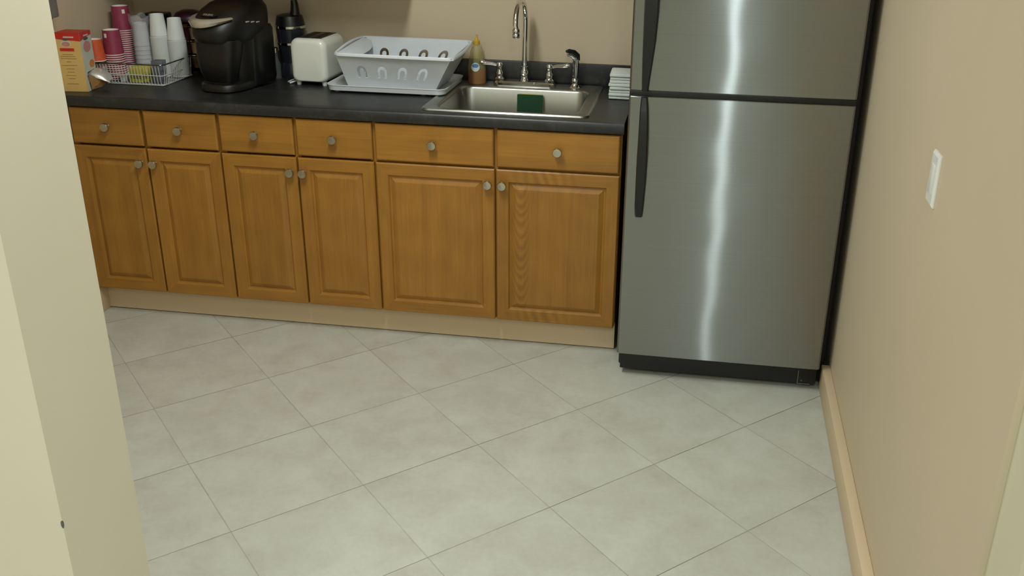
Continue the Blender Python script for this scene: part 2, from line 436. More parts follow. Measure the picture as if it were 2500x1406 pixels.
struct('wall_hall_right', MB().box((4.5, -4.9, 0.0), (4.6, -2.05, CEIL)), 'cream', 'cream end wall of the hall on the right', 'wall')

# ------------------------------------------------------------------ base cabinets
BZ0, BZ1, DZ0, DZ1 = 0.1172, 0.7195, 0.7280, 0.868
def rect_ring(x0, z0, x1, z1, y): return [Vector((x0, y, z0)), Vector((x1, y, z0)), Vector((x1, y, z1)), Vector((x0, y, z1))]
def door_mesh(x0, z0, x1, z1, st):
    m = MB()
    steps = [(0.0, 0.019), (0.0, 0.004), (0.004, 0.0), (st-0.005, 0.0), (st, 0.008), (st+0.004, 0.0095), (st+0.022, 0.0012), (st+0.024, 0.001)]
    rings = [rect_ring(x0+i, z0+i, x1-i, z1-i, y) for i, y in steps]
    rv = [[m.bm.verts.new(p) for p in r] for r in rings]
    for q, (a, b) in enumerate(zip(rv[:-1], rv[1:])):
        for k in range(4):
            f = m.bm.faces.new((a[k], a[(k+1) % 4], b[(k+1) % 4], b[k]))
            f.material_index = 1 if k in (0, 2) and q < 4 else 0
    m.bm.faces.new(rv[-1]); m.bm.faces.new(list(reversed(rv[0])))
    return m
def drawer_mesh(x0, z0, x1, z1):
    m = MB(); steps = [(0.0, 0.019), (0.0, 0.0045), (0.0035, 0.001), (0.006, 0.0), (0.008, 0.0)]
    m.loft([rect_ring(x0+i, z0+i, x1-i, z1-i, y) for i, y in steps]); return m
def knob(x, z, parent):
    m = MB(); R = Matrix.Translation((x, 0, z)) @ Matrix.Rotation(PI/2, 4, 'X')
    m.lathe([(0.0, 0.0), (0.009, 0.0), (0.0085, 0.002), (0.0055, 0.006), (0.006, 0.012), (0.014, 0.015), (0.0172, 0.018), (0.0172, 0.023), (0.015, 0.0265), (0.006, 0.0275), (0.0, 0.028)], n=24, mat=R)
    o = m.build('knob', 'nickel', parent, smooth=50); o['label'] = 'round satin nickel knob'; return o
def cabinet(x0, x1, label, doors, knobs_d, knobs_w, special=False):
    t = thing('base_cabinet', label, 'cabinet', (0, 0, 0), group='oak base cabinets under the countertop')
    m = MB(); T = 0.016
    y0, y1 = 0.0195, WY-0.004
    m.box((x0, y0+0.018, 0.117), (x0+T, y1, 0.868)); m.box((x1-T, y0+0.018, 0.117), (x1, y1, 0.868))
    m.box((x0+T, y0+0.018, 0.117), (x1-T, y1, 0.133)); m.box((x0+T, y1-0.008, 0.133), (x1-T, y1, 0.868))
    m.build('carcass', 'oak_v', t, smooth=0)
    m = MB()  # face frame
    m.box((x0, y0, 0.117), (x0+0.02, y0+0.018, 0.871)); m.box((x1-0.02, y0, 0.117), (x1, y0+0.018, 0.871))
    mid = doors[1][0]
    m.box((mid-0.012, y0, 0.117), (mid+0.012, y0+0.018, 0.871))
    m.mi = 1
    for zz in ((0.117, 0.14, 0.0), (0.70, 0.74, 0.0 if special else 0.022), (0.855, 0.871, 0.0)):
        m.box((x0+0.02, y0+0.001+zz[2], zz[0]), (x1-0.02, y0+0.017+zz[2], zz[1]))
    m.build('face_frame', ['oak_v', 'oak_h'], t, smooth=0)
    for i, (a, b) in enumerate(doors):
        ga, gb = (0.004, 0.003)
        d = door_mesh(a+ga, BZ0, b-gb, BZ1, 0.050)
        mats = ['oak_c', 'oak_ch'] if special and i == 1 else ['oak_v', 'oak_h']
        d = d.build('door', mats, t, smooth=0)
        if special and i == 1: d['label'] = 'oak door with wavy figured grain'
        knob(knobs_d[i], 0.663, d)
        w_ = drawer_mesh(a+0.0065, DZ0, b-0.0065, DZ1).build('drawer', 'oak_h', t, smooth=0)
        knob(knobs_w[i], 0.800, w_)
    return t
cabinet(0.0, 0.61, 'oak base cabinet under the cup basket, at the left wall end of the row', [(0.0, 0.305), (0.305, 0.61)], [0.279, 0.336], [0.160, 0.457])
cabinet(0.61, 1.219, 'oak base cabinet under the toaster, between the other two cabinets', [(0.61, 0.914), (0.914, 1.219)], [0.889, 0.940], [0.762, 1.067])
cabinet(1.219, 2.134, 'widest oak base cabinet under the sink, next to the refrigerator', [(1.219, 1.676), (1.676, 2.134)], [1.650, 1.704], [1.445, 1.906], True)

# ------------------------------------------------------------------ countertop and backsplash
SX0, SX1, SY0, SY1 = 1.385, 2.008, 0.045, 0.606
ct = thing('countertop', 'long black laminate countertop with a low backsplash over the oak cabinets', 'countertop', (0, 0, 0))
m = MB()
outer = [(LX, -0.010), (2.140, -0.010), (2.140, WY), (LX, WY)]
hole = [(SX0+0.02, SY0+0.02), (SX1-0.02, SY0+0.02), (SX1-0.02, SY1-0.02), (SX0+0.02, SY1-0.02)]
m.plate(outer, [hole], lambda u, v, t_: Vector((u, v, ZT - t_)), 0.040)
ed = [e for e in m.bm.edges if all(abs(v.co.y+0.010) < 1e-5 for v in e.verts) and abs(e.verts[0].co.x-e.verts[1].co.x) > 1]
bmesh.ops.bevel(m.bm, geom=ed, offset=0.007, segments=3, profile=0.5, affect='EDGES')
m.build('worktop', 'counter', ct)
MB().box((LX, WY-0.020, ZT), (2.140, WY, 1.004), 0.003).build('backsplash', 'counter', ct)

# ------------------------------------------------------------------ sink
sk = thing('kitchen_sink', 'stainless steel drop-in sink with one square basin set in the black countertop', 'sink', (0, 0, 0))
m = MB()
bx0, bx1, by0, by1 = 1.436, 1.957, 0.092, 0.500
rings = [rrect(SX0, SY0, SX1, SY1, 0.03, ZT+0.0005), rrect(SX0+0.003, SY0+0.003, SX1-0.003, SY1-0.003, 0.03, ZT+0.006), rrect(SX0+0.010, SY0+0.010, SX1-0.010, SY1-0.010, 0.028, ZT+0.0065),
         rrect(SX0+0.016, SY0+0.016, SX1-0.016, SY1-0.016, 0.026, ZT+0.003),
         rrect(bx0-0.012, by0-0.012, bx1+0.012, by1+0.012, 0.062, ZT+0.003), rrect(bx0-0.004, by0-0.004, bx1+0.004, by1+0.004, 0.056, ZT+0.001),
         rrect(bx0, by0, bx1, by1, 0.052, ZT-0.006), rrect(bx0+0.006, by0+0.006, bx1-0.006, by1-0.006, 0.05, ZT-0.10),
         rrect(bx0+0.012, by0+0.012, bx1-0.012, by1-0.012, 0.05, ZT-0.150), rrect(bx0+0.03, by0+0.03, bx1-0.03, by1-0.03, 0.05, ZT-0.170), rrect(bx0+0.2, by0+0.16, bx1-0.2, by1-0.16, 0.02, ZT-0.174)]
m.loft(rings, False, True); m.build('basin', 'steel', sk, smooth=50)
m = MB(); m.lathe([(0.0, 0.0), (0.045, 0.0), (0.045, 0.002), (0.036, 0.003), (0.034, 0.001), (0.0, 0.001)], c=(1.70, 0.30, ZT-0.1745)); m.build('drain', 'chrome', sk)

# ------------------------------------------------------------------ faucet
FY, FZ = 0.556, ZT+0.0032
fc = thing('faucet', 'chrome gooseneck faucet with two lever handles on the back of the sink', 'faucet', (1.684, FY, FZ))
m = MB(); m.loft([rrect(-0.128, -0.028, 0.128, 0.028, 0.027, 0.0), rrect(-0.128, -0.028, 0.128, 0.028, 0.027, 0.012), rrect(-0.118, -0.02, 0.118, 0.02, 0.019, 0.019)])
m.build('deck_plate', 'chrome', fc, smooth=35)
m = MB(); m.lathe([(0.0, 0.018), (0.019, 0.018), (0.019, 0.026), (0.0155, 0.03), (0.0155, 0.046), (0.018, 0.05), (0.018, 0.056), (0.0135, 0.062), (0.0135, 0.078), (0.0, 0.078)])
pts = [(0, 0, 0.07), (0.001, 0, 0.15), (0.003, 0, 0.245)]
R_ = 0.094
for k in range(1, 15):
    a = PI*k/14*0.97; pts.append((0.003*math.cos(a), -R_+R_*math.cos(a), 0.255+R_*math.sin(a)*1.0))
yl, zl = pts[-1][1], pts[-1][2]
pts.append((0, yl, zl-0.012))
m.tube(pts, [0.0105]*len(pts), 14)
m.build('spout', 'chrome', fc, smooth=50)
m = MB(); m.lathe([(0.0, 0.0), (0.010, 0.0), (0.0148, -0.006), (0.0148, -0.016), (0.012, -0.019), (0.0148, -0.022), (0.0150, -0.034), (0.011, -0.038), (0.0, -0.038)], c=(0, yl, zl-0.008))
m.build('aerator', 'chrome', fc, smooth=50)
for sx in (-1, 1):
    m = MB(); x = sx*0.103
    m.lathe([(0.0, 0.018), (0.020, 0.018), (0.021, 0.026), (0.017, 0.030), (0.014, 0.036), (0.016, 0.041), (0.016, 0.05), (0.0125, 0.055), (0.0115, 0.068), (0.0135, 0.072), (0.0135, 0.082), (0.010, 0.088), (0.0, 0.089)], c=(x, 0, 0))
    m.tube([(x+sx*0.006, 0, 0.078), (x+sx*0.03, -0.004, 0.084), (x+sx*0.055, -0.008, 0.086), (x+sx*0.075, -0.012, 0.090), (x+sx*0.082, -0.013, 0.092)], [0.005, 0.0065, 0.0075, 0.009, 0.005], 10)
    m.build('lever_handle', 'chrome', fc, smooth=50)
sp = thing('side_sprayer', 'chrome side sprayer with a black thumb lever at the right of the faucet', 'sprayer', (1.893, 0.552, FZ))
m = MB(); m.lathe([(0.0, 0.0), (0.026, 0.0), (0.026, 0.004), (0.02, 0.009), (0.017, 0.014), (0.0145, 0.02), (0.016, 0.026), (0.0155, 0.035), (0.012, 0.04), (0.0, 0.04)]); m.build('base', 'chrome', sp)
m = MB(); m.tube([(0, 0, 0.036), (0, 0, 0.06), (0.001, 0, 0.09), (0.002, 0, 0.112), (-0.002, -0.004, 0.125), (-0.016, -0.012, 0.136), (-0.03, -0.02, 0.138)], [0.0115, 0.013, 0.014, 0.014, 0.013, 0.011, 0.009], 14); m.build('spray_head', 'chrome', sp)
m = MB(); m.tube([(0.012, 0.0, 0.112), (0.009, -0.002, 0.132), (-0.006, -0.01, 0.146), (-0.026, -0.02, 0.152), (-0.036, -0.026, 0.149)], [0.006, 0.009, 0.009, 0.0075, 0.005], 10); m.build('thumb_lever', 'blackp', sp)

# sponge standing in the basin against its back wall
sg = thing('sponge', 'green and yellow scrubbing sponge standing against the back wall of the sink basin', 'sponge', (1.722, 0.4775, 0.860), rot=(-0.06, 0, 0))
MB().box((-0.052, -0.002, -0.038), (0.052, 0.012, 0.038), 0.004).build('foam_layer', 'sponge_y', sg)['label'] = 'yellow foam layer'
MB().box((-0.052, -0.012, -0.038), (0.052, -0.002, 0.038), 0.003).build('scouring_pad', 'sponge_g', sg)['label'] = 'green scouring layer'

# dish soap
sb = thing('dish_soap_bottle', 'clear dish soap bottle with a little orange soap and a yellow cap beside the faucet', 'soap bottle', (1.485, 0.560, FZ), 0.15)
def oval(prof, m, sx, sy): return m.lathe(prof, n=32, sx=sx, sy=sy)
m = MB(); oval([(0.0, 0.0), (0.034, 0.0), (0.037, 0.006), (0.037, 0.045), (0.036, 0.055), (0.0, 0.055)], m, 0.93, 0.66); m.build('soap', 'soapl', sb)
m = MB(); oval([(0.0, 0.001), (0.036, 0.001), (0.0385, 0.006), (0.0385, 0.06), (0.035, 0.09), (0.028, 0.115), (0.027, 0.13), (0.020, 0.148), (0.012, 0.156), (0.012, 0.160), (0.0, 0.160)], m, 0.96, 0.7); m.build('bottle', 'soapb', sb, smooth=60)
m = MB(); m.lathe([(0.0, 0.158), (0.014, 0.158), (0.014, 0.172), (0.009, 0.176), (0.005, 0.182), (0.0045, 0.196), (0.0, 0.197)]); m.build('cap', 'capy', sb)['label'] = 'yellow push-pull cap'
def disc_on(x, z, rx, rz, y, mat_, name, par, t_=0.0006):
    m = MB(); m.loft([[Vector((x+rx*math.cos(a*PI/12), yy, z+rz*math.sin(a*PI/12))) for a in range(24)] for yy in (y, y-t_)]); return m.build(name, mat_, par)
lb = disc_on(-0.004, 0.070, 0.017, 0.018, -0.0275, 'labelw', 'label', sb); lb['label'] = 'round white and blue label'
disc_on(-0.004, 0.076, 0.013, 0.008, -0.0282, 'labelb', 'label_print', lb)

# ------------------------------------------------------------------ refrigerator
FX0, FX1, FY0 = 2.161, 2.886, -0.165
fr = thing('refrigerator', 'stainless steel top-freezer refrigerator with black side handles by the right wall', 'refrigerator', (0, 0, 0))
MB().box((FX0+0.004, -0.098, 0.022), (2.910, 0.60, 1.66), 0.006).build('cabinet_body', 'blackm', fr)['label'] = 'black cabinet sides'
def fdoor(z0, z1, name):
    m = MB(); n = 10; pts = []
    # plan outline with gently bowed front and rounded vertical edges
    W = FX1-FX0
    for k in range(n+1):
        u = k/n; x = FX0+0.007+u*(W-0.014); y = FY0 + 0.0015*((2*u-1)**2) ; pts.append((x, y))
    front = [(FX0, FY0+0.012), (FX0+0.0008, FY0+0.007), (FX0+0.003, FY0+0.0045)] + pts + [(FX1-0.003, FY0+0.0045), (FX1-0.0008, FY0+0.007), (FX1, FY0+0.012)]
    back = [(FX1, FY0+0.058), (FX0, FY0+0.058)]
    o = front+back
    def ring(z, ins):
        cx, cy = (FX0+FX1)/2, FY0+0.03
        return [Vector((x+(ins if x < cx else -ins), y+(ins if y < cy else 0), z)) for x, y in o]
    m.loft([ring(z0, 0.002), ring(z0+0.002, 0.0), ring(z1-0.002, 0.0), ring(z1, 0.002)])
    return m.build(name, 'fridge', fr, smooth=30)
SEAM = 1.056
d1 = fdoor(0.0976, SEAM-0.010, 'fridge_door'); d2 = fdoor(SEAM+0.010, 1.655, 'freezer_door')
m = MB(); m.box((FX0+0.012, FY0+0.02, SEAM-0.014), (FX1-0.012, FY0+0.085, SEAM+0.014)); m.box((FX0+0.0015, FY0+0.004, SEAM-0.0095), (FX1-0.0015, FY0+0.03, SEAM+0.0095), 0.002)
m.build('door_gasket', 'blackp', fr)
MB().box((FX0+0.012, -0.107, 0.1), (FX1-0.012, -0.097, 1.65)).build('gasket', 'blackm', fr)
def handle(par, stations):
    m = MB(); rings = []
    stations = [(a-0.0015, b+0.003, z, y) for a, b, z, y in stations]
    for x0, x1, z, y in stations:
        rings.append([Vector(p) for p in ((x0, FY0+0.003, z), (x0+0.001, y+0.008, z), (x0+0.005, y, z), (x1-0.005, y, z), (x1-0.001, y+0.008, z), (x1, FY0+0.003, z))])
    m.loft(rings); return m.build('handle', 'blackp', par, smooth=50)
handle(d1, [(2.203, 2.221, 1.045, -0.176), (2.202, 2.222, 1.035, -0.184), (2.201, 2.226, 1.0, -0.196), (2.201, 2.230, 0.93, -0.206), (2.200, 2.232, 0.85, -0.209), (2.200, 2.231, 0.76, -0.205), (2.200, 2.228, 0.68, -0.196), (2.201, 2.226, 0.645, -0.186), (2.202, 2.225, 0.632, -0.176)])['label'] = 'long black handle'
handle(d2, [(2.203, 2.222, 1.067, -0.178), (2.202, 2.224, 1.09, -0.186), (2.201, 2.230, 1.15, -0.198), (2.200, 2.238, 1.23, -0.207), (2.199, 2.242, 1.32, -0.210), (2.199, 2.242, 1.42, -0.206), (2.200, 2.238, 1.50, -0.195), (2.201, 2.234, 1.53, -0.178)])['label'] = 'long black handle'
m = MB(); m.box((FX0+0.012, -0.134, 0.024), (FX1-0.004, -0.099, 0.093), 0.003)
m.build('base_grille', 'blackp', fr)['label'] = 'black base grille'
m = MB(); m.box((2.8165, -0.1355, 0.022), (2.8195, -0.1340, 0.076)); m.box((2.8195, -0.1355, 0.022), (2.862, -0.1340, 0.0245)); m.box((2.829, -0.1355, 0.034), (2.834, -0.1340, 0.038))
m.build('hinge_bracket', 'greyb', fr)['label'] = 'thin grey hinge bracket outline'
for x in (2.21, 2.84):
    m = MB(); m.lathe([(0.0, 0.0), (0.016, 0.0), (0.016, 0.012), (0.008, 0.014), (0.008, 0.025), (0.0, 0.025)], c=(x, -0.07, 0.0)); m.build('levelling_foot', 'blackm', fr)
m = MB(); m.box((2.80, -0.150, 1.655), (2.878, -0.09, 1.669), 0.004); m.build('hinge_cover', 'blackp', fr)

# ------------------------------------------------------------------ switch plate on right wall
sw = thing('switch_plate', 'small white switch plate on the right wall at elbow height', 'switch', (2.9112, -1.168, 1.046), -WR)
m = MB(); m.loft([[Vector((xx, yy, zz)) for yy, zz in ((-0.034+i, 0.0+i), (0.034-i, 0.0+i), (0.034-i, 0.118-i), (-0.034+i, 0.118-i))] for xx, i in ((0.0, 0.0), (-0.003, 0.0), (-0.0075, 0.006))]); m.build('plate', 'switch', sw, smooth=0)
MB().box((-0.0095, -0.016, 0.026), (-0.007, 0.016, 0.092), 0.001).build('rocker', 'switch', sw)

# ------------------------------------------------------------------ upper cabinets (outside the frame, shading the left of the wall)
for i, (a, b, lab) in enumerate(((0.0, 0.61, 'oak wall cabinet above the cups and coffee maker'), (0.61, 1.219, 'oak wall cabinet above the toaster'))):
    t = thing('wall_cabinet', lab, 'cabinet', (0, 0, 0), group='oak wall cabinets')
    MB().box((a, 0.325, 1.335), (b, WY, 2.15)).build('carcass', 'oak_v', t, smooth=0)
    md = (a+b)/2
    for x0, x1 in ((a, md), (md, b)):
        dd = door_mesh(x0+0.003, 1.34, x1-0.003, 2.145, 0.05)
        d = dd.build('door', ['oak_v', 'oak_h'], t, smooth=0); d.location = (0, 0.305, 0)

# ------------------------------------------------------------------ counter things
# dish rack and drip tray
tr = thing('drip_tray', 'shallow white drip tray under the dish rack, overhanging the sink edge', 'tray', (0, 0, ZT+0.001))
m = MB()
def rr(x0, y0, x1, y1, r, z): return rrect(x0, y0, x1, y1, r, z, 5)
m.loft([rr(0.952, 0.275, 1.412, 0.580, 0.03, 0.005), rr(0.946, 0.269, 1.420, 0.586, 0.035, 0.008), rr(0.942, 0.265, 1.425, 0.591, 0.04, 0.026), rr(0.940, 0.263, 1.427, 0.593, 0.04, 0.027), rr(0.940, 0.263, 1.427, 0.593, 0.04, 0.030), rr(0.946, 0.269, 1.421, 0.587, 0.036, 0.030), rr(0.962, 0.285, 1.405, 0.572, 0.03, 0.013), rr(0.975, 0.297, 1.392, 0.56, 0.03, 0.011)])
m.build('tray', 'rack', tr)
m = MB()
for x, y in ((0.98, 0.30), (1.33, 0.30), (0.98, 0.55), (1.33, 0.55)):
    m = MB(); m.lathe([(0.0, 0.0), (0.012, 0.0), (0.012, 0.008), (0.0, 0.008)], c=(x, y, 0), n=12); m.build('foot', 'rack', tr)
rk = thing('dish_rack', 'empty pale grey plastic dish rack with arch-shaped slots beside the sink', 'dish rack', (0, 0, 0))
B0 = [(1.025, 0.305), (1.375, 0.305), (1.375, 0.535), (1.025, 0.535)]; zb = ZT+0.016
T0 = [(1.000, 0.245), (1.462, 0.232), (1.470, 0.545), (1.008, 0.560)]; ztf, ztb = 1.070, 1.088
T3 = [Vector((T0[0][0], T0[0][1], ztf)), Vector((T0[1][0], T0[1][1], ztf)), Vector((T0[2][0], T0[2][1], ztb)), Vector((T0[3][0], T0[3][1], ztb))]
B3 = [Vector((x, y, zb)) for x, y in B0]
def arch(cx, cz, ro, ri, leg, n=10):
    pts = [(cx-ro, cz-leg)] + [(cx-ro*math.cos(PI*k/n), cz+ro*math.sin(PI*k/n)*1.25) for k in range(n+1)] + [(cx+ro, cz-leg), (cx+ri, cz-leg)]
    pts += [(cx+ri*math.cos(PI*k/n), cz+ri*math.sin(PI*k/n)*1.25) for k in range(n+1)] + [(cx-ri, cz-leg)]
    return pts
def wall_plate(i, j, slots, name, thick=0.003):
    a, b, c, d = B3[i], B3[j], T3[j], T3[i]
    nrm = (b-a).cross(d-a).normalized()
    def mp(u, w_, t_): return (a*(1-u)+b*u)*(1-w_) + (d*(1-u)+c*u)*w_ - nrm*t_
    W, H = (c-d).length, (d-a).length
    hs = []
    for cu, cw in slots: hs.append([(cu+(x)/W, cw+z/H) for x, z in arch(0, 0, 0.0215, 0.0100, 0.028)])
    m = MB(); m.plate([(0, 0), (1, 0), (1, 1), (0, 1)], hs, mp, thick)
    return m.build(name, 'rack', rk, smooth=0)
wall_plate(0, 1, [(0.20, 0.50), (0.40, 0.50), (0.60, 0.50), (0.80, 0.50)], 'front_panel')
wall_plate(2, 3, [(0.20, 0.60), (0.40, 0.60), (0.60, 0.60), (0.80, 0.60)], 'back_panel')
wall_plate(1, 2, [], 'side_panel'); wall_plate(3, 0, [], 'side_panel')
m = MB(); m.plate([(1.027, 0.307), (1.373, 0.307), (1.373, 0.533), (1.027, 0.533)], [[(1.06+0.055*k, 0.33), (1.085+0.055*k, 0.33), (1.085+0.055*k, 0.51), (1.06+0.055*k, 0.51)] for k in range(5)], lambda u, v, t_: Vector((u, v, zb+0.003-t_)), 0.003)
for k in range(5):
    for q in range(2): m.tube([(1.05+0.055*k+0.022, 0.37+0.08*q, zb), (1.05+0.055*k+0.022, 0.37+0.08*q, zb+0.05)], 0.003, 8)
m.build('bottom_grid', 'rack', rk)
def rim_path():
    P = []; n = 12
    for i in range(4):
        a, b = T3[i], T3[(i+1) % 4]
        for k in range(n):
            u = 0.04+0.92*k/(n-1); p = a.lerp(b, u)
            if i in (1, 3): p = p + Vector((0, 0, 0.010*math.sin(u*PI)*(1 if i == 3 else -0.6)))
            P.append(p)
    return P
m = MB(); P = rim_path(); cen = Vector((1.235, 0.4, 1.08)); rings = []
secs = [(-0.003, 0.002), (0.004, 0.004), (0.008, 0.0), (0.008, -0.008), (0.005, -0.008), (0.004, -0.001), (-0.003, -0.002)]
for p in P:
    d = (p-cen); d.z = 0; d.normalize()
    rings.append([p + d*a + Vector((0, 0, b)) for a, b in secs])
rings.append(rings[0]); m.loft(rings, False, False); m.build('rim', 'rack', rk, smooth=50)
# scooped flange at the left end (utensil side)
m = MB(); rings = []
for k in range(13):
    u = k/12; p = T3[0].lerp(T3[3], 0.05+0.9*u); wv = 0.018+0.030*math.sin(u*PI)**0.8 + 0.020*u
    rings.append([p+Vector((0.0, 0, 0.0)), p+Vector((wv*0.6, 0, -0.004)), p+Vector((wv, 0, -0.012-0.012*math.sin(u*PI))), p+Vector((wv+0.004, 0, -0.030)), p+Vector((wv+0.001, 0, -0.030)), p+Vector((wv*0.9, 0, -0.018-0.012*math.sin(u*PI))), p+Vector((0.0, 0, -0.005))])
m.loft(rings); m.build('utensil_ledge', 'rack', rk, smooth=60)

# toaster
ts = thing('toaster', 'glossy white two-slot toaster standing between the coffee maker and the dish rack', 'toaster', (0.842, 0.470, ZT), -0.04)
m = MB(); w2, d2_ = 0.0765, 0.105
prof = []
def sect(y, k):
    ring = []; r = 0.032; x1 = w2-k; z0, z1 = 0.014+k*0.4, 0.186-k
    for cx, cz, a0, rr_ in ((x1-r, z1-r, 0, r), (-x1+r, z1-r, PI/2, r), (-x1+0.024, z0+0.024, PI, 0.024), (x1-0.024, z0+0.024, 1.5*PI, 0.024)):
        for q in range(7):
            a = a0+PI/2*q/6; ring.append(Vector((cx+rr_*math.cos(a), y, cz+rr_*math.sin(a))))
    return ring
QR = 0.024; qs = [(QR*(1-math.cos(a*PI/12)), QR*(1-math.sin(a*PI/12))) for a in range(7)]
m.loft([sect(-d2_+u_, k_*0.8) for u_, k_ in qs] + [sect(0.0, 0.0)] + [sect(d2_-u_, k_*0.8) for u_, k_ in reversed(qs)])
m.build('housing', 'toast', ts, smooth=60)
m = MB(); m.box((-0.050, -0.080, 0.1840), (0.050, 0.085, 0.1868), 0.001); m.mi = 1
for x in (-0.024, 0.024): m.box((x-0.013, -0.07, 0.1866), (x+0.013, 0.075, 0.1874))
m.build('slot_plate', [plain('toaster_slot_brown', (70, 48, 38), 0.4, 0.3), 'blackm'], ts)['label'] = 'dark brown slotted top'
for x, y in ((-0.055, -0.08), (0.055, -0.08), (-0.055, 0.08), (0.055, 0.08)):
    MB().lathe([(0.0, 0.0), (0.009, 0.0), (0.011, 0.016), (0.0, 0.016)], c=(x, y, 0.0), n=14).build('foot', 'white', ts)
m = MB(); m.tube([(-0.06, 0.05, 0.02), (-0.085, 0.02, 0.012), (-0.105, -0.03, 0.006), (-0.108, -0.07, 0.005), (-0.09, -0.09, 0.006), (-0.07, -0.075, 0.012), (-0.072, -0.04, 0.02), (-0.078, 0.0, 0.03)], 0.0035, 8); m.build('power_cord', 'white', ts)

# single-serve coffee maker
cm = thing('coffee_maker', 'large black single-serve coffee maker with a silver handle on the countertop', 'coffee maker', (0.567, 0.318, ZT), -0.2)
def se(cx, cy, a, b, z, p=3.0, n=36):
    o = []
    for k in range(n):
        t_ = 2*PI*k/n; c, s_ = math.cos(t_), math.sin(t_)
        o.append(Vector((cx+a*math.copysign(abs(c)**(2/p), c), cy+b*math.copysign(abs(s_)**(2/p), s_), z)))
    return o
m = MB(); m.loft([se(0, -0.05, 0.080, 0.118, 0.0), se(0, -0.05, 0.088, 0.126, 0.006), se(0, -0.05, 0.088, 0.126, 0.028), se(0, -0.05, 0.083, 0.12, 0.034)]); bs = m.build('base', 'blackg', cm, smooth=50)
m = MB(); m.box((-0.055, -0.155, 0.034), (0.055, -0.06, 0.038), 0.002)
for k in range(8): m.box((-0.05+0.013*k, -0.15, 0.038), (-0.044+0.013*k, -0.065, 0.0395))
m.build('drip_grate', 'blackp', cm)
m = MB(); m.loft([se(0, 0.020, 0.088, 0.104, 0.030), se(0, 0.016, 0.092, 0.110, 0.06), se(0, 0.016, 0.095, 0.114, 0.18), se(0, 0.016, 0.096, 0.118, 0.235)]); m.build('body', 'blackg', cm, smooth=50)
m = MB(); m.loft([se(0, -0.115, 0.062, 0.035, 0.035), se(0, -0.118, 0.074, 0.046, 0.07), se(0, -0.115, 0.084, 0.055, 0.12), se(0, -0.10, 0.092, 0.065, 0.20)]); m.build('brew_column', 'blackg', cm, smooth=50)
m = MB(); m.loft([se(0, -0.030, 0.094, 0.150, 0.190, 2.6), se(0, -0.030, 0.105, 0.164, 0.215, 2.6), se(0, -0.026, 0.110, 0.166, 0.245, 2.6), se(0, -0.012, 0.110, 0.155, 0.276, 2.5), se(0, 0.008, 0.102, 0.138, 0.304, 2.4), se(0, 0.024, 0.084, 0.112, 0.326, 2.3), se(0, 0.030, 0.058, 0.080, 0.338, 2.2), se(0, 0.032, 0.024, 0.034, 0.343, 2.0)])
m.build('head', 'blackg', cm, smooth=60)
# silver crescent handle around the front of the lid
m = MB(); rings = []
for k in range(25):
    a = math.radians(-168 + 132*k/24); tt = math.sin(PI*k/24)
    cx, cy = 0.113*math.cos(a), -0.030+0.168*math.sin(a)
    z = 0.282 - 0.017*tt; hw = 0.0035+0.013*tt; n_ = Vector((math.cos(a), math.sin(a), 0))
    p = Vector((cx, cy, z)) + n_*(0.002-0.004*(1-tt))
    rings.append([p+n_*0.006+Vector((0, 0, -hw*0.9)), p+n_*0.012, p+n_*0.004+Vector((0, 0, hw*0.9)), p-n_*0.014+Vector((0, 0, hw)), p-n_*0.016+Vector((0, 0, -hw*0.6))])
m.loft(rings); m.build('lid_handle', 'silver', cm, smooth=60)['label'] = 'silver crescent lid handle'
m = MB(); m.loft([se(0, -0.118, 0.045, 0.042, 0.283, 2.2), se(0, -0.118, 0.045, 0.042, 0.296, 2.2), se(0, -0.112, 0.038, 0.034, 0.303, 2.2)]); m.bm.clear(); m.loft([[Vector((0.040*math.cos(a*PI/12), -0.1480+0.010*math.sin(a*PI/12)*0.8+o*0.6, 0.2903+0.010*math.sin(a*PI/12)*0.6-o*0.8)) for a in range(24)] for o in (0.004, -0.0035)]); ld = m.build('lid_badge', 'blackp', cm, smooth=50)
# the maker's raised lettering, a small silver word-like strip
fc_ = bpy.data.curves.new('badge_lettering', 'FONT'); fc_.body = 'KEURIG'; fc_.size = 0.013; fc_.extrude = 0.0004; fc_.align_x = 'CENTER'; fc_.align_y = 'CENTER'
tmp = bpy.data.objects.new('badge_lettering', fc_); COL.objects.link(tmp)
bpy.context.view_layer.update()
me = bpy.data.meshes.new_from_object(tmp.evaluated_get(bpy.context.evaluated_depsgraph_get())); bpy.data.objects.remove(tmp)
me.materials.clear(); me.materials.append(M['silver'])
bo = bpy.data.objects.new('badge_lettering', me); COL.objects.link(bo); bo.parent = cm; bo.location = (0, -0.1506, 0.2936); bo.rotation_euler = (0.643, 0, 0)
bo.parent = ld
m = MB()
for k in range(3): m.box((0.1075, -0.075+0.032*k, 0.262-0.004*k), (0.1125, -0.055+0.032*k, 0.267-0.004*k), 0.001)
m.build('button', 'silver', cm)
m = MB(); m.loft([se(0.076, 0.045, 0.022, 0.070, 0.012), se(0.078, 0.045, 0.026, 0.074, 0.03), se(0.078, 0.045, 0.026, 0.074, 0.22), se(0.075, 0.045, 0.022, 0.068, 0.236)]); m.build('water_tank', 'blackp', cm, smooth=50)
bs['label'] = 'rounded black drip base'

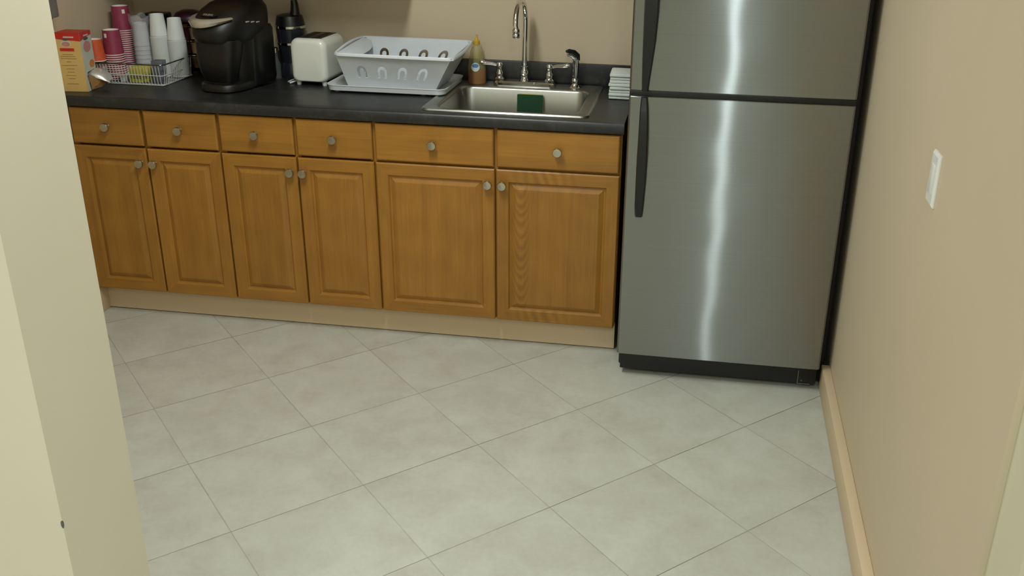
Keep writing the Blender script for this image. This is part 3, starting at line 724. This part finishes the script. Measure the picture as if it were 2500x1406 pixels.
# blender behind the toaster
bl = thing('blender', 'dark blender with a chrome ring, standing behind the toaster at the wall', 'blender', (0.697, 0.550, ZT))
m = MB(); m.lathe([(0.0, 0.0), (0.058, 0.0), (0.060, 0.01), (0.058, 0.03), (0.050, 0.06), (0.046, 0.066), (0.0, 0.066)]); m.build('motor_base', 'navy', bl)
m = MB(); m.lathe([(0.0, 0.064), (0.050, 0.064), (0.055, 0.12), (0.060, 0.203), (0.0, 0.203)]); m.build('jar', 'navy', bl)
m = MB()
m.lathe([(0.055, 0.135), (0.0605, 0.136), (0.0605, 0.144), (0.055, 0.145)]); m.lathe([(0.058, 0.200), (0.063, 0.202), (0.063, 0.211), (0.058, 0.213)]); m.build('chrome_band', 'chrome', bl)['label'] = 'chrome bands'
m = MB(); m.lathe([(0.0, 0.210), (0.060, 0.210), (0.057, 0.230), (0.052, 0.250), (0.03, 0.256), (0.0, 0.256)]); m.build('lid', 'blackp', bl)
m = MB(); m.tube([(0.022, 0, 0.24), (0.026, 0, 0.27), (0.026, 0, 0.295), (0.024, 0, 0.312)], [0.024, 0.018, 0.015, 0.013], 16); m.build('lid_spout', 'blackp', bl)
# clear tumbler between coffee maker and blender
gl = thing('glass_bottle', 'slim clear glass bottle with a metal neck between coffee maker and blender', 'bottle', (0.652, 0.480, ZT))
m = MB(); m.lathe([(0.0, 0.0), (0.017, 0.0), (0.018, 0.004), (0.018, 0.06), (0.013, 0.075), (0.009, 0.09), (0.009, 0.11), (0.0, 0.11)]); m.build('bottle', 'glass', gl)
m = MB(); m.lathe([(0.0, 0.108), (0.012, 0.108), (0.012, 0.126), (0.008, 0.130), (0.0, 0.131)]); m.build('stopper', 'chrome', gl)

# coffee pod carousel at the wall, left of the coffee maker
cs = thing('pod_carousel', 'dark round coffee pod holder at the wall behind the coffee maker', 'pod holder', (0.243, 0.565, ZT))
m = MB(); m.lathe([(0.0, 0.0), (0.060, 0.0), (0.060, 0.008), (0.012, 0.014), (0.010, 0.235), (0.0, 0.235)]); m.build('stand', 'blackp', cs)
m = MB(); m.lathe([(0.0, 0.205), (0.050, 0.205), (0.062, 0.212), (0.064, 0.225), (0.052, 0.245), (0.025, 0.255), (0.0, 0.256)]); m.build('top', 'plum', cs)['label'] = 'plum-coloured domed top'
for lv in (0.02, 0.08, 0.14):
    m = MB(); m.tube([(0.052*math.cos(a*PI/10), 0.052*math.sin(a*PI/10), lv+0.052) for a in range(20)], 0.0022, 6, True); m.build('wire_ring', 'chrome', cs)
    for k in range(6):
        a = k*PI/3 + 0.3
        m = MB(); m.lathe([(0.0, 0.0), (0.015, 0.0), (0.020, 0.040), (0.022, 0.042), (0.0, 0.043)], c=(0.034*math.cos(a), 0.034*math.sin(a), lv), n=14); m.build('pod', 'tan' if k % 2 else 'plum', cs)
# dark canister behind the cups
cn = thing('canister', 'black square canister standing in the corner behind the clear cups', 'canister', (0.095, 0.560, ZT))
MB().box((-0.045, -0.045, 0.0), (0.045, 0.045, 0.215), 0.008).build('body', 'blackm', cn); MB().box((-0.047, -0.047, 0.216), (0.047, 0.047, 0.238), 0.006).build('lid', 'blackp', cn)

# wire basket
WB = (-0.028, 0.226, 0.285, 0.462); wz = ZT+0.001
wb = thing('wire_basket', 'low white wire basket with a dark rim holding cups and tea packets', 'basket', (0, 0, 0))
x0, y0, x1, y1 = WB; H = 0.083
m = MB(); m.tube([Vector((p.x, p.y, wz+H)) for p in rrect(x0-0.006, y0-0.006, x1+0.006, y1+0.006, 0.02, 0, 5)], 0.0028, 8, True); m.build('rim', plain('dark_chrome_rim', (120, 122, 120), 0.25, 0.9), wb)['label'] = 'dark metal rim'
m = MB()
def wire(a, b): m.tube([a, b], 0.0013, 6)
nx, ny = 22, 16
for k in range(nx+1):
    x = x0+0.012+(x1-x0-0.024)*k/nx
    wire((x, y0-0.005, wz+H), (x, y0+0.003, wz+0.002)); wire((x, y0+0.003, wz+0.002), (x, y1-0.003, wz+0.002)); wire((x, y1-0.003, wz+0.002), (x, y1+0.005, wz+H))
for k in range(ny+1):
    y = y0+0.012+(y1-y0-0.024)*k/ny
    wire((x0-0.005, y, wz+H), (x0+0.003, y, wz+0.002)); wire((x1+0.005, y, wz+H), (x1-0.003, y, wz+0.002))
    if k % 4 == 0: wire((x0+0.003, y, wz+0.004), (x1-0.003, y, wz+0.004))
for zz in (0.003, 0.04): m.tube([Vector((p.x, p.y, wz+zz)) for p in rrect(x0-0.001, y0-0.001, x1+0.001, y1+0.001, 0.012, 0, 4)], 0.0018, 6, True)
m.build('wires', 'white', wb)
FLz = wz+0.0062

ORD = ['topmost', 'second', 'third', 'fourth', 'fifth', 'sixth', 'seventh', 'eighth', 'ninth', 'tenth', 'eleventh', 'twelfth', 'thirteenth', 'fourteenth', 'fifteenth', 'sixteenth', 'seventeenth', 'eighteenth', 'nineteenth', 'twentieth', 'twenty-first', 'twenty-second', 'twenty-third']
def nth(k, n):
    if k == 0: return 'topmost'
    if k == n-1: return 'bottom'
    return ORD[k] + ' from the top'
def cup_shell(m, rb, rt, h, th=0.0012, rec=0.006):
    # inverted: base up at z=h with a recessed disc, rim at z=0
    m.lathe([(rt, 0.0), (rt-th, 0.0), (rb-th, h-rec-0.001), (0.0005, h-rec-0.001), (0.0005, h-rec), (rb-th, h-rec), (rb-th, h), (rb, h)], n=32)
    return m
def cup_proto(mat, rb, rt, h, rimm, name='paper_cup'):
    m = MB(); rings = []; n = 32; th = 0.0012; rec = 0.006
    prof = [(rt, 0.0), (rb, h), (rb-0.0016, h), (rb-0.0016, h-rec), (0.0008, h-rec), (0.0008, h-rec-0.001), (rb-0.0026, h-rec-0.001), (rt-th, 0.0)]
    for r, z in prof: rings.append([Vector((r*math.cos(2*PI*k/n), r*math.sin(2*PI*k/n), z)) for k in range(n)])
    rings.append(rings[0])
    rv = [[m.bm.verts.new(p) for p in r] for r in rings[:-1]]; rv.append(rv[0])
    for q, (a, b) in enumerate(zip(rv[:-1], rv[1:])):
        for k in range(n):
            f = m.bm.faces.new((a[k], a[(k+1) % n], b[(k+1) % n], b[k])); f.material_index = 0 if q in (0, 1) else 1
    return m, [mat, rimm]
def make_cup(mats, rb, rt, h, rimr, name, label, group, cat='paper cup'):
    t = thing(name, label, cat, (0, 0, 0), group=group)
    m, mm = cup_proto(mats[0], rb, rt, h, mats[1]); m.build('cup_wall', mm, t, smooth=50)
    m = MB(); m.tube([(rt*math.cos(a*PI/14), rt*math.sin(a*PI/14), rimr) for a in range(28)], rimr, 8, True); m.build('rolled_rim', mats[1], t)
    return t
def stack(proto, n, x, y, ztop, h, dz, labelf, tilt=0.0):
    for k in range(n):
        o = proto if k == 0 else copy_tree(proto)
        z = ztop-h-dz*k
        o.location = (x + tilt*(z-ZT), y, z); o.rotation_euler = (0, 0, random.uniform(0, 6)); o['label'] = labelf(k, n)
CH = 0.098
p1 = make_cup(('maroon', 'rimw'), 0.0325, 0.0385, CH, 0.0019, 'paper_cup', '-', 'maroon paper cups in the short stack')
n1 = 12; dz1 = (1.117-CH-FLz-0.0001)/(n1-1)
stack(p1, n1, 0.043, 0.300, 1.117, CH, dz1, lambda k, n: 'upside-down maroon paper cup, %s in the short front stack' % nth(k, n))
p2 = make_cup(('maroon', 'rimw'), 0.0325, 0.0385, CH, 0.0019, 'paper_cup', '-', 'maroon paper cups in the tall stack')
n2 = 22; dz2 = (1.196-CH-FLz-0.0001)/(n2-1)
stack(p2, n2, 0.024, 0.416, 1.196, CH, dz2, lambda k, n: 'upside-down maroon paper cup, %s in the tall back stack' % nth(k, n))
def cup_mark(o, ang):
    m = MB(); rings = []
    for z in (0.070, 0.086):
        q = 0.0385+(0.0325-0.0385)*z/CH+0.0004
        rings.append([Vector((q*math.cos(ang+a), q*math.sin(ang+a), z)) for a in (-0.17, -0.06, 0.06, 0.17)])
    for k in range(3): m.bm.faces.new([m.bm.verts.new(p) for p in (rings[0][k], rings[0][k+1], rings[1][k+1], rings[1][k])])
    c = m.build('printed_emblem', 'rimw', o, smooth=0); c['label'] = 'small pale printed emblem'
cup_mark(p1, math.radians(-100)-p1.rotation_euler.z); cup_mark(p2, math.radians(-38)-p2.rotation_euler.z)
# orange cup, one, left of the short stack: tall orange cup standing in front of the basket
oc = make_cup(('orange', 'rimw'), 0.029, 0.0345, 0.085, 0.002, 'paper_cup', 'single orange paper cup upside down, left of the short maroon stack', None)
oc.location = (0.004, 0.238, ZT+0.0882)
sbx = thing('sugar_box', 'small pale sugar box in the front left of the basket, under the orange cup', 'box', (0.000, 0.252, FLz))
MB().box((-0.017, -0.019, 0.0), (0.017, 0.019, 0.0808), 0.0015).build('carton', 'box_w', sbx)
MB().box((-0.0172, -0.0195, 0.055), (0.0172, 0.0195, 0.062)).build('stripe', 'box_p', sbx)
# foam cups
fH = 0.084
for nm, (x, y, zt, nn, lab) in {'a': (0.193, 0.398, 1.171, 18, 'taller foam stack'), 'b': (0.260, 0.410, 1.156, 16, 'shorter foam stack')}.items():
    pf = make_cup(('foam', 'foam'), 0.0265, 0.0345, fH, 0.0009, 'foam_cup', '-', 'white foam cups in the ' + lab.split(' beside')[0], 'foam cup')
    dz = (zt-fH-FLz-0.0001)/(nn-1)
    stack(pf, nn, x, y, zt, fH, dz, lambda k, n, lab=lab: 'upside-down white foam cup, %s in the %s' % (nth(k, n), lab))
for x, y, z0, z1, lab in ((0.193, 0.398, FLz+0.01, 1.084, 'milky plastic sleeve around the taller foam cup stack'), (0.260, 0.410, FLz+0.01, 1.069, 'milky plastic sleeve around the shorter foam cup stack')):
    m = MB(); n = 36
    m.loft([[Vector((x+q*math.cos(2*PI*k/n), y+q*math.sin(2*PI*k/n), z)) for k in range(n)] for q, z in ((0.0368, z0), (0.0372, (z0+z1)/2), (0.0368, z1-0.002), (0.0364, z1), (0.0360, z1-0.002), (0.0362, z0))], False, False)
    tag(m.build('cup_sleeve', 'sleeve', smooth=60), lab, 'plastic sleeve')
pc = make_cup(('clearp', 'clearp'), 0.026, 0.034, 0.09, 0.0014, 'plastic_cup', '-', 'clear plastic cups in their bag', 'plastic cup')
dz = (1.135-0.09-FLz-0.0001)/7
stack(pc, 8, 0.118, 0.392, 1.135, 0.09, dz, lambda k, n: 'clear plastic cup, %s in the bagged stack beside the foam cups' % nth(k, n))
m = MB(); rings = []
for i in range(12):
    z = FLz + 0.02 + 0.222*i/11; r0 = 0.037 - 0.004*i/11 + (0.006 if i > 9 else 0)
    rings.append([Vector((0.118+(r0+random.uniform(-0.0012, 0.0025)*(0.4+i/6))*math.cos(2*PI*k/24), 0.392+(r0+random.uniform(-0.001, 0.002)*(0.4+i/6))*math.sin(2*PI*k/24), z+(0.008*math.sin(k*1.1) if i == 11 else 0))) for k in range(24)])
m.loft(rings, False, False)
tag(m.build('plastic_bag', 'bag', smooth=60), 'clear crinkled plastic sleeve around the clear cups in the basket', 'plastic bag')

# tea packets and small items in the basket front
pk = thing('tea_packet', '-', 'tea packet', group='tea packets at the front of the basket')
MB().box((-0.030, -0.0022, 0.0), (0.030, 0.0022, 0.062), 0.0015).build('sachet', 'yellow', pk)
MB().box((-0.024, -0.0028, 0.014), (0.024, -0.0022, 0.030)).build('print', plain('olive_print', (120, 116, 50), 0.5), pk)
tl = ['yellow tea packet at the very front of the wire basket', 'yellow tea packet second from the front in the basket', 'yellow tea packet in the middle of the row in the basket', 'yellow tea packet fourth from the front in the basket', 'yellow tea packet at the back of the row in the basket']
for k in range(5):
    o = pk if k == 0 else copy_tree(pk)
    o.location = (0.158+0.012*(k % 2)+0.004*k, 0.244+0.014*k, FLz); o.rotation_euler = (-0.14, 0, 0.05*((k*7) % 3-1)); o['label'] = tl[k]
p5 = thing('sweetener_packet', '-', 'packet', group='grey packets at the right of the basket')
MB().box((-0.022, -0.002, 0.0), (0.022, 0.002, 0.088), 0.0015).build('sachet', 'duskblue', p5)
for k, lb_ in enumerate(('tall grey-blue packet nearest the front right corner of the basket', 'tall grey-blue packet behind the front one at the right of the basket', 'tall grey-blue packet rearmost of three at the right of the basket')):
    o = p5 if k == 0 else copy_tree(p5)
    o.location = (0.248, 0.252+0.014*k, FLz); o.rotation_euler = (-0.12, 0, 0.2); o['label'] = lb_
c5 = thing('creamer_cup', '-', 'creamer cup', group='white creamer cups at the front of the basket')
MB().lathe([(0.0, 0.0), (0.012, 0.0), (0.016, 0.022), (0.019, 0.0235), (0.019, 0.0245), (0.0, 0.0245)], n=18).build('tub', 'white', c5)
for k, (x, y, lb_) in enumerate(((0.098, 0.252, 'small white creamer cup at the front of the basket beside the maroon cups'), (0.103, 0.296, 'small white creamer cup behind the first one beside the maroon cups'), (0.214, 0.330, 'small white creamer cup between the tea and grey packets'))):
    o = c5 if k == 0 else copy_tree(c5); o.location = (x, y, FLz); o['label'] = lb_

# carton of creamer/coffee with torn dispensing flap
bxo = thing('drink_carton', 'tall yellow carton with a wavy red top band and torn-open lower corner', 'carton', (-0.036, 0.052, ZT+0.001), 0.13)
bw, bd, bh = 0.098, 0.090, 0.222
m = MB()
# body with the lower right-rear corner cut away (the dispensing opening)
m.mi = 0
def quad(m, pts, mi):
    f = m.bm.faces.new([m.bm.verts.new(Vector(p)) for p in pts]); f.material_index = mi
quad(m, [(0, 0, 0), (bw, 0, 0), (bw, 0, bh), (0, 0, bh)], 0)
quad(m, [(bw, 0, 0), (bw, 0.028, 0), (bw, 0.012, 0.055), (bw, 0.02, 0.072), (bw, bd, 0.078), (bw, bd, bh), (bw, 0, bh)], 1)
quad(m, [(0, bd, 0), (0, 0, 0), (0, 0, bh), (0, bd, bh)], 0)
quad(m, [(bw, bd, 0.078), (0, bd, 0), (0, bd, bh), (bw, bd, bh)], 0)
quad(m, [(0, 0, bh), (bw, 0, bh), (bw, bd, bh), (0, bd, bh)], 2)
quad(m, [(0, bd, 0), (bw*0.6, bd, 0.0), (bw, 0.028, 0), (bw, 0, 0), (0, 0, 0)], 3)
m.build('carton_body', ['box_y', 'box_w', 'box_r', 'cardboard'], bxo, smooth=0)
m = MB()
def wavy(u): return bh-0.020-0.010*math.sin(u*PI*1.15+0.2)**2
def band(fn, n=24):
    top = [fn(k/n, bh+0.0005) for k in range(n+1)]; bot = [fn(k/n, 0) for k in range(n+1)]
    for k in range(n):
        m.bm.faces.new([m.bm.verts.new(p) for p in (bot[k], bot[k+1], top[k+1], top[k])])
band(lambda u, z: Vector((bw*u, -0.0006, z if z else bh-0.022-0.009*u**3-0.004*math.sin(u*PI))))
band(lambda u, z: Vector((bw+0.0006, bd*u, z if z else bh-0.031+0.014*math.sin(u*PI/2))))
m.build('red_band', 'box_r', bxo, smooth=0)['label'] = 'wavy red top band'
m = MB()
m.box((0.035, -0.0012, bh-0.018), (0.075, -0.0006, bh-0.013))
m.box((bw+0.0006, 0.03, bh-0.016), (bw+0.0012, 0.065, bh-0.011))
m.build('band_lettering', 'box_w', bxo, smooth=0)
MB().box((0.016, -0.0012, 0.154), (0.070, -0.0005, 0.165)).build('red_bar', 'box_r', bxo)
def ell(cx, cz, rx, rz, side, mat_, nm, off=0.0008):
    m = MB(); n = 24
    ps = [(cx+rx*math.cos(2*PI*k/n), cz+rz*math.sin(2*PI*k/n)) for k in range(n)]
    f = (lambda a, b, o: Vector((a, -o, b))) if side == 'f' else (lambda a, b, o: Vector((bw+o, a, b)))
    m.loft([[f(a, b, 0.0002) for a, b in ps], [f(a, b, off) for a, b in ps]]); return m.build(nm, mat_, bxo, smooth=0)
ell(0.042, 0.182, 0.020, 0.0125, 'f', 'box_w', 'logo_ground', 0.0004); ell(0.042, 0.180, 0.016, 0.009, 'f', 'box_p', 'round_logo'); ell(0.042, 0.197, 0.011, 0.004, 'f', 'inkd', 'logo_top')
ell(0.046, 0.166, 0.028, 0.021, 's', 'box_p', 'round_logo'); ell(0.044, 0.196, 0.019, 0.006, 's', 'inkd', 'logo_top')
ell(0.064, 0.098, 0.020, 0.015, 's', 'box_o', 'side_picture')
m = MB()
for z, hw in ((0.141, 0.022), (0.134, 0.030), (0.126, 0.030), (0.114, 0.010), (0.100, 0.031), (0.087, 0.017), (0.075, 0.013), (0.062, 0.021), (0.050, 0.013), (0.030, 0.022)):
    u = -hw
    while u < hw-0.003:
        L = random.uniform(0.003, 0.008); m.box((0.044+u, -0.0010, z-0.0009), (0.044+min(u+L, hw), -0.0003, z+0.0009)); u += L+0.0014
m.build('fine_print', 'ink', bxo, smooth=0)
m = MB()
m.loft([[Vector(p) for p in ((bw+0.001, 0.020, 0.064), (bw+0.001, 0.030, 0.002), (bw+0.002, 0.031, 0.002), (bw+0.002, 0.021, 0.064))], [Vector(p) for p in ((bw+0.030, 0.060, 0.034), (bw+0.020, 0.066, 0.006), (bw+0.021, 0.067, 0.006), (bw+0.031, 0.061, 0.034))], [Vector(p) for p in ((bw+0.048, 0.088, 0.026), (bw+0.030, 0.085, 0.012), (bw+0.031, 0.086, 0.012), (bw+0.049, 0.089, 0.026))]])
m.build('torn_flap', 'cardboard', bxo, smooth=0)['label'] = 'torn brown cardboard flap'
# foil pouch poking out
m = MB(); rings = []
for i in range(11):
    u = i/10; wd = 0.030*math.sin(PI*(0.12+0.80*u))**0.7+0.003; hh = 0.014*math.sin(PI*(0.08+0.86*u))+0.0015
    c = Vector((0.0, 0.0, 0.0))+Vector((0.095*u, 0.012*math.sin(u*3), 0.006-0.012*(u-0.3)**2*2))
    rings.append([c+Vector((0.004*math.sin(k), wd*math.cos(2*PI*k/14), hh*math.sin(2*PI*k/14)*(1+0.25*math.sin(3*k+i)))) for k in range(14)])
m.loft(rings)
o = m.build('foil_pouch', 'foil', None, loc=(0.028, 0.118, ZT+0.062), smooth=50, rot=(0.35, 0.28, 0.25))
o.parent = None; tag(o, 'crumpled silver foil pouch poking out of the torn carton corner', 'pouch')

# folded paper towels by the refrigerator
pt = thing('folded_paper_towels', '-', 'paper towel', group='folded paper towels stacked beside the refrigerator')
m = MB(); n = 24
def wavy_ring(z, ins, ph):
    out = []
    base = rrect(-0.052+ins, -0.072+ins, 0.052-ins, 0.072-ins, 0.008, z, 3)
    for i_, p in enumerate(base): out.append(Vector((p.x, p.y, z + 0.0006*math.sin(i_*1.3+ph))))
    return out
m.loft([wavy_ring(0.0006, 0.003, 0), wavy_ring(0.003, 0.0, 0), wavy_ring(0.0095, 0.0, 1), wavy_ring(0.0118, 0.003, 1)]); m.build('bundle', 'paper', pt)
NT_ = 8
for k in range(NT_):
    o = pt if k == 0 else copy_tree(pt)
    kk = NT_-1-k
    o.location = (2.0985+random.uniform(-0.002, 0.002), 0.452+random.uniform(-0.003, 0.003), ZT+0.0006+0.0123*k); o.rotation_euler = (0, 0, random.uniform(-0.03, 0.03))
    o['label'] = 'folded white paper towels by the refrigerator, %s in the stack' % nth(kk, NT_)

# dispenser on the left wall, its lower corner showing at the top of the frame
dp = thing('wall_dispenser', 'grey wall-mounted dispenser on the left wall at the top edge of the photo', 'dispenser', (LX, -0.02, 1.200))
MB().box((0.0, -0.13, 0.0), (0.070, 0.045, 0.30), 0.008).build('housing', plain('grey_dispenser_plastic', (128, 120, 116), 0.5), dp)
MB().box((0.015, -0.115, -0.006), (0.050, 0.03, 0.001), 0.002).build('outlet', 'blackp', dp)
